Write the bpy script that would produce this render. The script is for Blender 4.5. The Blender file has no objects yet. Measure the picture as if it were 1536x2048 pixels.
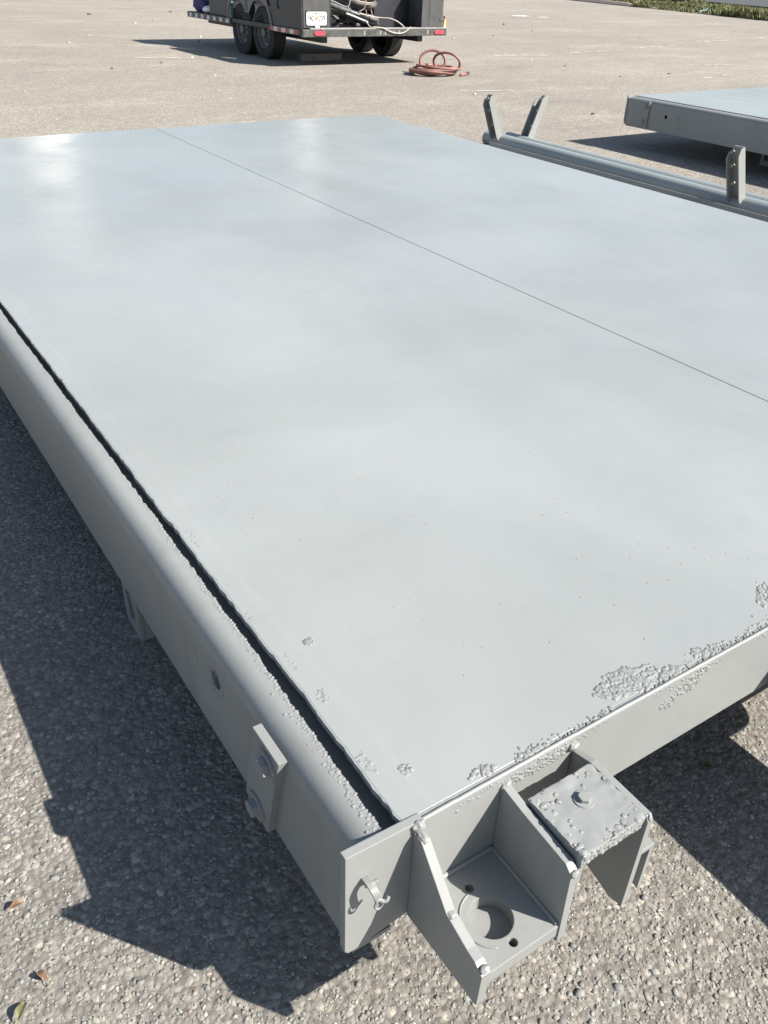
import bpy, bmesh, math, random
import numpy as np
from mathutils import Vector, Matrix, noise
from mathutils.geometry import tessellate_polygon

random.seed(7); RNG = np.random.default_rng(11)
SC = bpy.context.scene
COL = SC.collection
PI = math.pi

# ------------------------------------------------------------------ camera
def setup_camera():
    yaw, pitch, roll = math.radians(34.39), math.radians(33.33), math.radians(2.23)
    fwd = Vector((math.sin(yaw)*math.cos(pitch), math.cos(yaw)*math.cos(pitch), -math.sin(pitch)))
    right = Vector((math.cos(yaw), -math.sin(yaw), 0)); up = right.cross(fwd)
    c, s = math.cos(roll), math.sin(roll)
    r2 = c*right + s*up; u2 = -s*right + c*up
    cam = bpy.data.cameras.new('camera'); o = bpy.data.objects.new('camera', cam); COL.objects.link(o)
    m = Matrix((r2, u2, -fwd)).transposed().to_4x4(); m.translation = (0, 0, 1.3)
    o.matrix_world = m
    cam.sensor_fit = 'VERTICAL'; cam.sensor_height = 32.0; cam.sensor_width = 24.0
    cam.lens = 1678/2048*32.0
    cam.clip_start = 0.02; cam.clip_end = 2000
    SC.camera = o
setup_camera()
SC.render.resolution_x = 768; SC.render.resolution_y = 1024

# ------------------------------------------------------------------ sky, sun, exposure
SUN_DIR = Vector((0.72, -0.95, 1.0)).normalized()
SUN_EL = math.asin(SUN_DIR.z); SUN_ROT = math.atan2(SUN_DIR.x, SUN_DIR.y) % (2*PI)
W = bpy.data.worlds.new('World'); SC.world = W; W.use_nodes = True
nt = W.node_tree; nt.nodes.clear()
wo = nt.nodes.new('ShaderNodeOutputWorld'); wb = nt.nodes.new('ShaderNodeBackground')
sky = nt.nodes.new('ShaderNodeTexSky'); sky.sky_type = 'NISHITA'; sky.sun_disc = False
sky.sun_elevation = SUN_EL; sky.sun_rotation = SUN_ROT; sky.air_density = 1.0; sky.dust_density = 0.7; sky.ozone_density = 1.0
tc = nt.nodes.new('ShaderNodeTexCoord'); mp = nt.nodes.new('ShaderNodeMapping')
mp.inputs['Scale'].default_value = (1.0, 1.0, 2.2)
cn = nt.nodes.new('ShaderNodeTexNoise'); cn.inputs['Scale'].default_value = 2.6; cn.inputs['Detail'].default_value = 7
cn.inputs['Roughness'].default_value = 0.58
cr = nt.nodes.new('ShaderNodeValToRGB'); cr.color_ramp.elements[0].position = 0.50; cr.color_ramp.elements[1].position = 0.72
cr.color_ramp.elements[1].color = (0.6, 0.6, 0.6, 1)
mix = nt.nodes.new('ShaderNodeMix'); mix.data_type = 'RGBA'; mix.inputs[7].default_value = (5.0, 5.2, 5.6, 1)
L = nt.links
L.new(tc.outputs['Generated'], mp.inputs['Vector']); L.new(mp.outputs[0], cn.inputs['Vector'])
L.new(cn.outputs['Fac'], cr.inputs['Fac']); L.new(cr.outputs['Color'], mix.inputs[0])
L.new(sky.outputs[0], mix.inputs[6]); L.new(mix.outputs[2], wb.inputs['Color']); L.new(wb.outputs[0], wo.inputs['Surface'])
wb.inputs['Strength'].default_value = 0.066
sl = bpy.data.lights.new('sun', 'SUN'); sl.energy = 5.0; sl.angle = math.radians(0.5); sl.color = (1.0, 0.95, 0.87)
so = bpy.data.objects.new('sun', sl); COL.objects.link(so); so.location = SUN_DIR*60
so.rotation_euler = (-SUN_DIR).to_track_quat('-Z', 'Y').to_euler()
SC.view_settings.view_transform = 'Standard'; SC.view_settings.look = 'None'
SC.view_settings.gamma = 1.0; SC.view_settings.use_curve_mapping = False
SC.view_settings.exposure = 1.2
SC.render.engine = 'CYCLES'

# ------------------------------------------------------------------ materials
class NT:
    def __init__(s, name):
        s.m = bpy.data.materials.new(name); s.m.use_nodes = True
        s.t = s.m.node_tree; s.t.nodes.clear()
        s.o = s.n('ShaderNodeOutputMaterial'); s.b = s.n('ShaderNodeBsdfPrincipled')
        s.l(s.b.outputs[0], s.o.inputs['Surface'])
        s.tc = s.n('ShaderNodeTexCoord')
    def n(s, k): return s.t.nodes.new(k)
    def l(s, a, b): s.t.links.new(a, b)
    def noise(s, scale, detail=4, rough=0.55, vec=None, stretch=None, dist=0.0):
        x = s.n('ShaderNodeTexNoise'); x.inputs['Scale'].default_value = scale; x.inputs['Detail'].default_value = detail
        x.inputs['Roughness'].default_value = rough; x.inputs['Distortion'].default_value = dist
        v = vec or s.tc.outputs['Object']
        if stretch:
            mm = s.n('ShaderNodeMapping'); mm.inputs['Scale'].default_value = stretch[:3]
            if len(stretch) > 3: mm.inputs['Rotation'].default_value = (0, 0, stretch[3])
            s.l(v, mm.inputs['Vector']); v = mm.outputs[0]
        s.l(v, x.inputs['Vector']); return x.outputs['Fac']
    def voro(s, scale, feature='F1', out='Distance', vec=None):
        x = s.n('ShaderNodeTexVoronoi'); x.feature = feature; x.inputs['Scale'].default_value = scale
        s.l(vec or s.tc.outputs['Object'], x.inputs['Vector']); return x.outputs[out]
    def ramp(s, fac, *stops):
        x = s.n('ShaderNodeValToRGB'); e = x.color_ramp.elements
        while len(e) < len(stops): e.new(0.5)
        for el, (p, c) in zip(e, stops):
            el.position = p; el.color = (c, c, c, 1) if not isinstance(c, tuple) else (*c, 1)
        s.l(fac, x.inputs['Fac']); return x.outputs['Color']
    def mix(s, fac, a, b, blend='MIX'):
        x = s.n('ShaderNodeMix'); x.data_type = 'RGBA'; x.blend_type = blend
        for v, i in ((fac, 0), (a, 6), (b, 7)):
            if hasattr(v, 'links'): s.l(v, x.inputs[i])
            elif i == 0: x.inputs[0].default_value = v
            else: x.inputs[i].default_value = (*v, 1) if len(v) == 3 else v
        return x.outputs[2]
    def bump(s, h, strength, dist, normal=None):
        x = s.n('ShaderNodeBump'); x.inputs['Strength'].default_value = strength; x.inputs['Distance'].default_value = dist
        s.l(h, x.inputs['Height'])
        if normal is not None: s.l(normal, x.inputs['Normal'])
        return x.outputs[0]
    def setc(s, c): 
        if hasattr(c, 'links'): s.l(c, s.b.inputs['Base Color'])
        else: s.b.inputs['Base Color'].default_value = (*c, 1)
    def setr(s, r):
        if hasattr(r, 'links'): s.l(r, s.b.inputs['Roughness'])
        else: s.b.inputs['Roughness'].default_value = r
    def setn(s, n): s.l(n, s.b.inputs['Normal'])
    def spec(s, v): s.b.inputs['Specular IOR Level'].default_value = v

def paint_mat(name, col, rough=0.42, fine=0.10, wave=0.0, bevel=0.0022, spec=0.5, mottle=0.0):
    t = NT(name)
    n1 = t.noise(1.7, 4); n2 = t.noise(14, 5)
    c = t.mix(t.ramp(n1, (0.3, 0.0), (0.7, 1.0)), tuple(x*0.92 for x in col), tuple(min(1, x*1.06) for x in col))
    c = t.mix(t.ramp(n2, (0.55, 0.0), (0.75, 0.45)), c, tuple(x*0.88 for x in col))
    if mottle:      # overspray patches, with blurred cloud reflections painted in
        c = t.mix(t.ramp(t.noise(1.25, 3, 0.5, stretch=(1.0, 0.55, 1, 0.5), dist=0.7), (0.42, 0.0), (0.66, mottle)), c, tuple(x*1.22 for x in col))
        c = t.mix(t.ramp(t.noise(0.9, 3, 0.5, stretch=(0.7, 1.0, 1, -0.4), dist=0.8), (0.48, 0.0), (0.70, mottle*.7)), c, tuple(x*v for x, v in zip(col, (.84, .84, .80))))
        c = t.mix(t.ramp(t.noise(60, 6, 0.75), (0.66, 0.0), (0.78, 0.5)), c, tuple(x*.8 for x in col))
    else:           # faint vertical runs and grime
        c = t.mix(t.ramp(t.noise(9, 5, 0.7, stretch=(1, 1, 0.18)), (0.52, 0.0), (0.74, 0.5)), c, tuple(x*v for x, v in zip(col, (.84, .81, .76))))
        c = t.mix(t.ramp(t.noise(130, 5, 0.8), (0.66, 0.0), (0.76, 0.6)), c, tuple(x*.72 for x in col))
    t.setc(c)
    t.setr(t.ramp(t.noise(3.0, 5), (0.3, rough-0.07), (0.7, rough+0.08)))
    t.spec(spec)
    bv = t.n('ShaderNodeBevel'); bv.samples = 4; bv.inputs['Radius'].default_value = bevel
    nb = t.bump(t.noise(420, 2), fine, 0.0006, bv.outputs[0])
    nb = t.bump(t.noise(75, 4, 0.6), fine*0.8 if fine > .06 else 0.012, 0.0012, nb)
    if wave:
        nb = t.bump(t.noise(2.3, 3, 0.5), 1.0, wave, nb)
        pk = t.n('ShaderNodeMath'); pk.operation = 'MULTIPLY'   # orange peel only in patches
        t.l(t.noise(190, 2), pk.inputs[0]); t.l(t.ramp(t.noise(3.2, 3), (0.5, 0.0), (0.66, 1.0)), pk.inputs[1])
        nb = t.bump(pk.outputs[0], 0.22, 0.0012, nb)
    t.setn(nb)
    return t.m
GREY = (0.222, 0.230, 0.224)
M_DECK = paint_mat('grey_deck_paint', (0.252, 0.266, 0.261), 0.235, 0.045, 0.005, 0.002, mottle=0.52, spec=0.62)
M_PAINT = paint_mat('grey_steel_paint', GREY, 0.45, 0.12)
M_ROUGHP = paint_mat('lumpy_grey_paint', GREY, 0.42, 0.35)
def simple(name, col, rough=0.6, metal=0.0, var=0.12, bump=0.0, scale=30, spec=0.5):
    t = NT(name)
    n = t.noise(scale, 5)
    t.setc(t.mix(t.ramp(n, (0.3, 0.0), (0.7, 1.0)), tuple(x*(1-var) for x in col), tuple(min(1, x*(1+var)) for x in col)))
    t.setr(rough); t.b.inputs['Metallic'].default_value = metal; t.spec(spec)
    if bump: t.setn(t.bump(t.noise(scale*6, 3), bump, 0.002))
    return t.m
M_DARKIN = simple('dark_beam_and_shade', (0.045, 0.05, 0.055), 0.7)
M_BLACK = simple('black_trailer_paint', (0.012, 0.0125, 0.015), 0.5, var=0.35, scale=6)
M_NAVY = simple('blue_black_panel', (0.015, 0.0165, 0.023), 0.45, var=0.3, scale=5)
M_GREYP = simple('dull_charcoal_panel', (0.052, 0.052, 0.053), 0.6, var=0.2, scale=9)
M_BUMPER = simple('scuffed_grey_steel', (0.060, 0.060, 0.056), 0.5, var=0.55, scale=11, bump=0.1)
M_LIP = simple('worn_bare_steel_lip', (0.24, 0.235, 0.23), 0.4, var=0.25, scale=14)
M_FENDER = simple('grey_fender_steel', (0.13, 0.13, 0.14), 0.5, var=0.15, scale=10)
M_TYRE = simple('tyre_rubber', (0.022, 0.022, 0.023), 0.8, var=0.3, scale=20, bump=0.2)
M_RIM = simple('dusty_grey_rim', (0.10, 0.10, 0.10), 0.5, var=0.3)
M_RED = simple('red_lens', (0.42, 0.055, 0.075), 0.25, var=0.1)
M_TAPER = simple('red_reflective_tape', (0.36, 0.07, 0.045), 0.4)
M_TAPEW = simple('white_reflective_tape', (0.55, 0.54, 0.55), 0.4)
M_WHITE = simple('white_plate_paint', (0.8, 0.8, 0.8), 0.4, var=0.03)
M_INK = simple('dark_green_ink', (0.03, 0.06, 0.05), 0.5)
M_ORANGE = simple('orange_print', (0.62, 0.19, 0.07), 0.5, var=0.2)
M_LEAFPR = simple('green_print', (0.07, 0.22, 0.06), 0.5)
M_YSTICK = simple('yellow_sticker', (0.6, 0.47, 0.12), 0.5)
M_YELLOW = simple('faded_yellow_paint', (0.62, 0.50, 0.20), 0.5, var=0.2)
M_GREENP = simple('dull_green_steel', (0.10, 0.16, 0.14), 0.5)
M_PURPLE = simple('purple_blue_cloth', (0.07, 0.06, 0.16), 0.8, var=0.4)
M_HOSEB = simple('black_dusty_cable', (0.085, 0.08, 0.078), 0.6, var=0.5, scale=18)
M_CORD = simple('pale_cord', (0.42, 0.38, 0.33), 0.6)
M_CORDO = simple('peach_cord', (0.38, 0.26, 0.19), 0.6)
M_SILVER = simple('bare_bright_pipe', (0.36, 0.40, 0.38), 0.35, 0.3)
M_HOSER = simple('dusty_red_rubber', (0.215, 0.10, 0.08), 0.55, var=0.3, scale=9)
M_BRASS = simple('dark_hose_fitting', (0.06, 0.055, 0.045), 0.5)
M_WOOD = simple('weathered_timber', (0.16, 0.14, 0.12), 0.8, var=0.3, scale=20, bump=0.3)
M_CONC = simple('pale_concrete', (0.62, 0.61, 0.58), 0.8, var=0.12, scale=4, bump=0.2)
M_SOIL = simple('dry_soil', (0.20, 0.165, 0.12), 0.95, var=0.4, scale=2, bump=0.3)
M_KERB = simple('dark_asphalt_kerb', (0.03, 0.03, 0.035), 0.8, var=0.3)
M_LEAFO = simple('dry_orange_leaf', (0.36, 0.22, 0.135), 0.6, var=0.25, scale=90)
M_LEAFG = simple('yellow_green_leaf', (0.27, 0.26, 0.12), 0.6, var=0.25, scale=90)
M_LEAFB = simple('olive_brown_leaf', (0.21, 0.20, 0.12), 0.6, var=0.25, scale=90)
M_PIPE = paint_mat('grey_rail_paint', (0.25, 0.275, 0.275), 0.34, 0.08)
M_LEG = paint_mat('grey_leg_paint', (0.235, 0.245, 0.235), 0.45, 0.10)

def asphalt():
    t = NT('worn_asphalt')
    ob = t.tc.outputs['Object']
    big = t.noise(0.16, 6, 0.6); mid = t.noise(0.9, 6, 0.6)
    streak = t.noise(0.5, 6, 0.62, stretch=(1, 2.0, 1, 0.15))
    c = t.mix(t.ramp(big, (0.35, 0.0), (0.66, 1.0)), (0.300, 0.268, 0.238), (0.375, 0.338, 0.300))
    c = t.mix(t.ramp(mid, (0.48, 0.0), (0.72, 0.55)), c, (0.315, 0.270, 0.245))
    c = t.mix(t.ramp(streak, (0.52, 0.0), (0.70, 0.7)), c, (0.46, 0.425, 0.375))
    c = t.mix(t.ramp(t.noise(0.55, 6, 0.65, stretch=(0.8, 1.9, 1, -0.3)), (0.54, 0.0), (0.72, 0.6)), c, (0.215, 0.19, 0.172))
    c = t.mix(t.ramp(t.noise(7, 6, 0.7), (0.40, 0.0), (0.62, 0.5)), c, (0.285, 0.258, 0.23))
    # aggregate
    v = t.n('ShaderNodeTexVoronoi'); v.inputs['Scale'].default_value = 95; t.l(ob, v.inputs['Vector'])
    sep = t.n('ShaderNodeSeparateColor'); t.l(v.outputs['Color'], sep.inputs[0])
    c = t.mix(0.8, c, t.ramp(sep.outputs[0], (0.0, (0.62, 0.60, 0.57)), (0.55, (0.92, 0.91, 0.90)), (0.86, (1.1, 1.08, 1.05)), (1.0, (1.75, 1.7, 1.6))), 'MULTIPLY')
    c = t.mix(t.ramp(v.outputs['Distance'], (0.45, 0.0), (0.75, 0.45)), c, (0.13, 0.115, 0.105))
    sp = t.n('ShaderNodeSeparateXYZ'); t.l(ob, sp.inputs[0])
    ad = t.n('ShaderNodeMath'); ad.operation = 'MULTIPLY_ADD'; ad.inputs[1].default_value = 2.2; t.l(t.noise(0.8, 4), ad.inputs[0]); t.l(sp.outputs[1], ad.inputs[2])
    mr = t.n('ShaderNodeMapRange'); mr.inputs[1].default_value = 2.2; mr.inputs[2].default_value = 8.5; t.l(ad.outputs[0], mr.inputs[0])
    c = t.mix(1.0, c, t.ramp(mr.outputs[0], (0.0, (0.70, 0.73, 0.735)), (1.0, (0.90, 0.915, 0.90))), 'MULTIPLY')
    t.setc(c); t.setr(0.88); t.spec(0.3)
    inv = t.n('ShaderNodeMath'); inv.operation = 'SUBTRACT'; inv.inputs[0].default_value = 1.0; t.l(v.outputs['Distance'], inv.inputs[1])
    nb = t.bump(inv.outputs[0], 0.6, 0.005)
    nb = t.bump(t.noise(28, 6, 0.7), 0.5, 0.012, nb)
    nb = t.bump(t.noise(2.2, 4, 0.6), 0.5, 0.05, nb)
    t.setn(nb)
    return t.m
M_ASPH = asphalt()
def stone_mat():
    t = NT('aggregate_stone')
    a = t.n('ShaderNodeVertexColor'); a.layer_name = 'tone'
    c = t.mix(t.ramp(t.noise(260, 4, 0.65), (0.35, 0.0), (0.7, 0.55)), a.outputs['Color'], (0.14, 0.135, 0.128))
    t.setc(c); t.setr(0.85); t.spec(0.3)
    t.setn(t.bump(t.noise(340, 4, 0.7), 0.5, 0.0015))
    return t.m
M_STONE = stone_mat()
def stripe_mat():
    t = NT('worn_white_road_paint')
    t.setc(t.mix(t.ramp(t.noise(9, 5), (0.3, 0.0), (0.7, 1.0)), (0.42, 0.385, 0.345), (0.52, 0.49, 0.44))); t.setr(0.8)
    a = t.n('ShaderNodeMath'); a.operation = 'GREATER_THAN'; a.inputs[1].default_value = 0.50
    t.l(t.noise(7, 8, 0.75, stretch=(0.5, 1, 1)), a.inputs[0]); t.l(a.outputs[0], t.b.inputs['Alpha'])
    return t.m
M_STRIPE = stripe_mat()
def grass_mat():
    t = NT('roadside_grass')
    a = t.n('ShaderNodeVertexColor'); a.layer_name = 'tone'
    t.setc(a.outputs['Color']); t.setr(0.7)
    return t.m
M_GRASS = grass_mat()
M_ROAD = simple('road_asphalt', (0.055, 0.056, 0.059), 0.85, var=0.15, scale=1.5)

# ------------------------------------------------------------------ object helpers
def root(name, loc, label, cat, group=None):
    o = bpy.data.objects.new(name, None); COL.objects.link(o); o.location = loc
    o.empty_display_size = 0.1
    o['label'] = label; o['category'] = cat
    if group: o['group'] = group
    return o
def wloc(p):
    v = Vector((0, 0, 0))
    while p is not None: v += p.location; p = p.parent
    return v
def link_mesh(name, me, mat, parent=None):
    o = bpy.data.objects.new(name, me); COL.objects.link(o)
    if mat is not None:
        me.materials.clear(); me.materials.append(mat)
    if parent is not None: o.parent = parent
    return o
def put(name, bm, mat, parent=None, smooth=None, base=None):
    """bm is in world metres; vertices become local to the parent (or to base for a top-level mesh)"""
    off = wloc(parent) if parent is not None else Vector(base or (0, 0, 0))
    bmesh.ops.recalc_face_normals(bm, faces=bm.faces[:])
    bm.transform(Matrix.Translation(-off))
    me = bpy.data.meshes.new(name); bm.to_mesh(me); bm.free()
    if smooth is not None:
        me.shade_smooth()
        if smooth < 3: me.set_sharp_from_angle(angle=smooth)
    o = link_mesh(name, me, mat, parent)
    if parent is None: o.location = off
    return o
def structure(o): o['kind'] = 'structure'; return o
def tagt(o, label, cat, group=None):
    o['label'] = label; o['category'] = cat
    if group: o['group'] = group
    return o
MAPS = {'xy': lambda u, v, w: (u, v, w), 'yz': lambda u, v, w: (w, u, v), 'xz': lambda u, v, w: (u, w, v)}
def circle(cu, cv, r, n=24, ph=0.0):
    return [(cu+r*math.cos(ph+2*PI*i/n), cv+r*math.sin(ph+2*PI*i/n)) for i in range(n)]
def prism(bm, outline, a, b, plane='xy', holes=()):
    f = MAPS[plane]
    if not holes:
        va = [bm.verts.new(f(u, v, a)) for u, v in outline]; vb = [bm.verts.new(f(u, v, b)) for u, v in outline]
        bm.faces.new(va[::-1]); bm.faces.new(vb)
        n = len(va)
        for i in range(n): bm.faces.new((va[i], va[(i+1) % n], vb[(i+1) % n], vb[i]))
        return
    loops = [list(outline)]+[list(h) for h in holes]
    tri = tessellate_polygon([[Vector((u, v, 0)) for u, v in lp] for lp in loops])
    flat = [p for lp in loops for p in lp]
    va = [bm.verts.new(f(u, v, a)) for u, v in flat]; vb = [bm.verts.new(f(u, v, b)) for u, v in flat]
    for t in tri:
        bm.faces.new([va[i] for i in t][::-1]); bm.faces.new([vb[i] for i in t])
    k = 0
    for lp in loops:
        n = len(lp)
        for i in range(n): bm.faces.new((va[k+i], va[k+(i+1) % n], vb[k+(i+1) % n], vb[k+i]))
        k += n
def box(bm, x0, x1, y0, y1, z0, z1, bev=0.0):
    vs = bmesh.ops.create_cube(bm, size=1.0)['verts']
    for v in vs:
        v.co = Vector((x0+(v.co.x+.5)*(x1-x0), y0+(v.co.y+.5)*(y1-y0), z0+(v.co.z+.5)*(z1-z0)))
    if bev:
        es = list({e for v in vs for e in v.link_edges})
        bmesh.ops.bevel(bm, geom=es, offset=bev, segments=2, affect='EDGES', profile=0.5)
def tube(bm, pts, r, n=8, closed=False, caps=True):
    P = [Vector(p) for p in pts]; m = len(P); rings = []
    up = None
    for i in range(m):
        if closed: d = P[(i+1) % m]-P[i-1]
        else: d = P[min(i+1, m-1)]-P[max(i-1, 0)]
        d.normalize()
        if up is None: up = Vector((0, 0, 1)) if abs(d.z) < .9 else Vector((1, 0, 0))
        s = d.cross(up); s.normalize(); up = s.cross(d); up.normalize()
        rr = r[i] if isinstance(r, (list, tuple)) else r
        rings.append([bm.verts.new(P[i]+s*rr*math.cos(2*PI*k/n)+up*rr*math.sin(2*PI*k/n)) for k in range(n)])
    for i in range(m if closed else m-1):
        A, B = rings[i], rings[(i+1) % m]
        for k in range(n): bm.faces.new((A[k], A[(k+1) % n], B[(k+1) % n], B[k]))
    if caps and not closed:
        bm.faces.new(rings[0][::-1]); bm.faces.new(rings[-1])
def spline(pts, sub=8):
    P = [Vector(p) for p in pts]; out = []
    for i in range(len(P)-1):
        a, b, c, d = P[max(i-1, 0)], P[i], P[i+1], P[min(i+2, len(P)-1)]
        for k in range(sub):
            t = k/sub
            out.append(0.5*((2*b)+(c-a)*t+(2*a-5*b+4*c-d)*t*t+(3*b-a-3*c+d)*t**3))
    return out+[P[-1]]
def lathe_x(bm, prof, c, n=32):
    """prof: (radius, x offset) around an axis along x through c"""
    rings = []
    for r, x in prof:
        if r < 1e-6: rings.append([bm.verts.new((c[0]+x, c[1], c[2]))])
        else: rings.append([bm.verts.new((c[0]+x, c[1]+r*math.cos(2*PI*k/n), c[2]+r*math.sin(2*PI*k/n))) for k in range(n)])
    for A, B in zip(rings, rings[1:]):
        for k in range(n):
            a, b = A[k % len(A)], A[(k+1) % len(A)]; c2, d = B[(k+1) % len(B)], B[k % len(B)]
            vs = []
            for v in (a, b, c2, d):
                if v not in vs: vs.append(v)
            if len(vs) > 2: bm.faces.new(vs)
def ico(sub):
    bm = bmesh.new(); bmesh.ops.create_icosphere(bm, subdivisions=sub, radius=1.0)
    v = np.array([x.co[:] for x in bm.verts]); f = np.array([[q.index for q in x.verts] for x in bm.faces]); bm.free()
    return v, f
ICO1, ICO2 = ico(1), ico(2)
def blob_mesh(name, C, S, base, mat, parent, frames=None, jitter=0.12, tones=None, smooth=True, kind='stuff', flat=0):
    """many lumps in one mesh: C centres (n,3), S radii (n,3), frames optional (n,3,3)"""
    v, f = base; n = len(C); k = len(v)
    V = v[None]*(1+RNG.normal(0, jitter, (n, k, 1)))*S[:, None, :]
    if frames is not None: V = np.einsum('nkj,nij->nki', V, frames)
    if flat: V[:, :, 2] = np.minimum(V[:, :, 2], S[:, 2:3]*flat)
    V = (V+C[:, None, :]).reshape(-1, 3)
    off = np.array(wloc(parent)) if parent is not None else np.zeros(3)
    V = V-off
    F = (f[None]+(np.arange(n)*k)[:, None, None]).reshape(-1, 3)
    me = bpy.data.meshes.new(name)
    me.vertices.add(len(V)); me.vertices.foreach_set('co', V.astype(np.float32).ravel())
    me.loops.add(F.size); me.loops.foreach_set('vertex_index', F.astype(np.int32).ravel())
    me.polygons.add(len(F)); me.polygons.foreach_set('loop_start', np.arange(0, F.size, 3, dtype=np.int32))
    me.update(calc_edges=True); me.validate()
    if smooth: me.shade_smooth()
    if tones is not None:
        at = me.color_attributes.new('tone', 'FLOAT_COLOR', 'POINT')
        cc = np.ones((n, k, 4), np.float32); cc[:, :, :3] = tones[:, None, :]
        at.data.foreach_set('color', cc.ravel())
    o = link_mesh(name, me, mat, parent)
    if kind: o['kind'] = kind
    return o
def cut(o, bm):
    me = bpy.data.meshes.new('cutter'); bmesh.ops.recalc_face_normals(bm, faces=bm.faces[:])
    off = o.matrix_world.translation if o.parent is None else wloc(o)
    bm.transform(Matrix.Translation(-off)); bm.to_mesh(me); bm.free()
    c = bpy.data.objects.new('cutter', me); COL.objects.link(c); c.location = off
    md = o.modifiers.new('b', 'BOOLEAN'); md.operation = 'DIFFERENCE'; md.object = c; md.solver = 'EXACT'
    bpy.context.view_layer.update()
    dg = bpy.context.evaluated_depsgraph_get()
    nm = bpy.data.meshes.new_from_object(o.evaluated_get(dg)); o.modifiers.clear()
    old = o.data; o.data = nm; nm.name = old.name
    bpy.data.objects.remove(c); bpy.data.meshes.remove(me)
def text(name, s, size, loc, mat, parent, sx=1.0, bold=0.0):
    cu = bpy.data.curves.new(name, 'FONT'); cu.body = s; cu.size = size; cu.align_x = 'CENTER'; cu.align_y = 'CENTER'
    cu.extrude = 0.0006; cu.offset = bold
    o = bpy.data.objects.new(name, cu); COL.objects.link(o)
    bpy.context.view_layer.update()
    me = bpy.data.meshes.new_from_object(o.evaluated_get(bpy.context.evaluated_depsgraph_get()))
    bpy.data.objects.remove(o)
    me.transform(Matrix.Translation(Vector(loc)-wloc(parent)) @ Matrix.Rotation(PI/2, 4, 'X') @ Matrix.Diagonal((sx, 1, 1, 1)))
    return link_mesh(name, me, mat, parent)
def copy_tree(o, parent=None):
    c = o.copy(); COL.objects.link(c)
    if parent is not None: c.parent = parent
    for ch in list(o.children): copy_tree(ch, c)
    return c

# ------------------------------------------------------------------ ground and the far edge of the lot
bm = bmesh.new(); s = 450
vs = [bm.verts.new(p) for p in ((-s, -s, 0), (s, -s, 0), (s, s, 0), (-s, s, 0))]; bm.faces.new(vs)
GROUND = structure(put('asphalt_lot', bm, M_ASPH))
def strip_poly(name, pts, z, mat, h=0.0):
    bm = bmesh.new()
    if h: prism(bm, pts, 0.0, h)
    else: bm.faces.new([bm.verts.new((x, y, z)) for x, y in pts])
    return structure(put(name, bm, mat))
inner = [(25.0, 5.5), (28.76, 20.3), (30.6, 26.6), (31.7, 31.0), (33.2, 36.0), (41.0, 62.0)]
outer = [(51.0, 60.0), (44.0, 46.0), (37.7, 32.7), (34.5, 27.3), (33.1, 23.4), (28.4, 7.0)]
strip_poly('grass_verge', inner+outer, 0.02, M_SOIL)
strip_poly('soil_bed', [(31.0, 28.2), (31.7, 31.0), (33.2, 36.0), (41.0, 62.0), (43.5, 61.0), (36.0, 37.0), (33.4, 31.0)], 0.026, simple('dark_mulch', (0.055, 0.043, 0.045), 0.95, var=.4, scale=3))
kerb_in = [(x-0.1, y) for x, y in outer]; kerb_out = [(x+0.22, y) for x, y in outer]
strip_poly('kerb', kerb_in+kerb_out[::-1], 0, M_KERB, 0.26)
road_in = [(x+0.22, y) for x, y in outer]
strip_poly('road', road_in+[(40, 3), (70, 60)], 0.03, M_ROAD)
# grass tufts on the verge
def grass():
    V, F, T = [], [], []
    rnd = random.Random(3)
    def lerp(poly, t):
        n = len(poly)-1; i = min(int(t*n), n-1); f = t*n-i
        return Vector(poly[i]).lerp(Vector(poly[i+1]), f)
    rev = outer[::-1]
    for _ in range(9000):
        t = rnd.random(); u = rnd.random()
        p = lerp(inner, t*0.9).lerp(lerp(rev, t*0.9), u*0.98)
        if p.y > 28.5 and u < .42: continue
        dens = noise.noise(Vector((p.x*0.5, p.y*0.35, 0)))
        if dens < -0.12 and rnd.random() < 0.75: continue
        h0 = 0.08+0.22*max(0, dens+0.25)
        tone = rnd.random()
        col = Vector((0.075, 0.095, 0.028)).lerp(Vector((0.19, 0.17, 0.075)), tone*0.9)
        for b in range(5):
            a = rnd.random()*2*PI; h = h0*(0.6+rnd.random()*0.9); w = 0.022
            q = Vector((p.x+rnd.gauss(0, .06), p.y+rnd.gauss(0, .06), 0.02))
            d = Vector((math.cos(a), math.sin(a), 0)); sd = Vector((-d.y, d.x, 0))*w
            i = len(V)
            V += [q-sd, q+sd, q+d*h*0.35+Vector((0, 0, h*0.7))+sd*0.6, q+d*h*0.35+Vector((0, 0, h*0.7))-sd*0.6, q+d*h*0.8+Vector((0, 0, h))]
            F += [(i, i+1, i+2, i+3), (i+3, i+2, i+4)]; T += [col*(0.8+0.4*rnd.random())]*5
    me = bpy.data.meshes.new('grass'); me.from_pydata([v[:] for v in V], [], F)
    at = me.color_attributes.new('tone', 'FLOAT_COLOR', 'POINT')
    at.data.foreach_set('color', np.array([(*t, 1) for t in T], np.float32).ravel())
    o = link_mesh('grass', me, M_GRASS); o['kind'] = 'stuff'
    tagt(o, 'patchy dry green grass on the verge along the far kerb', 'grass')
grass()
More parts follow.
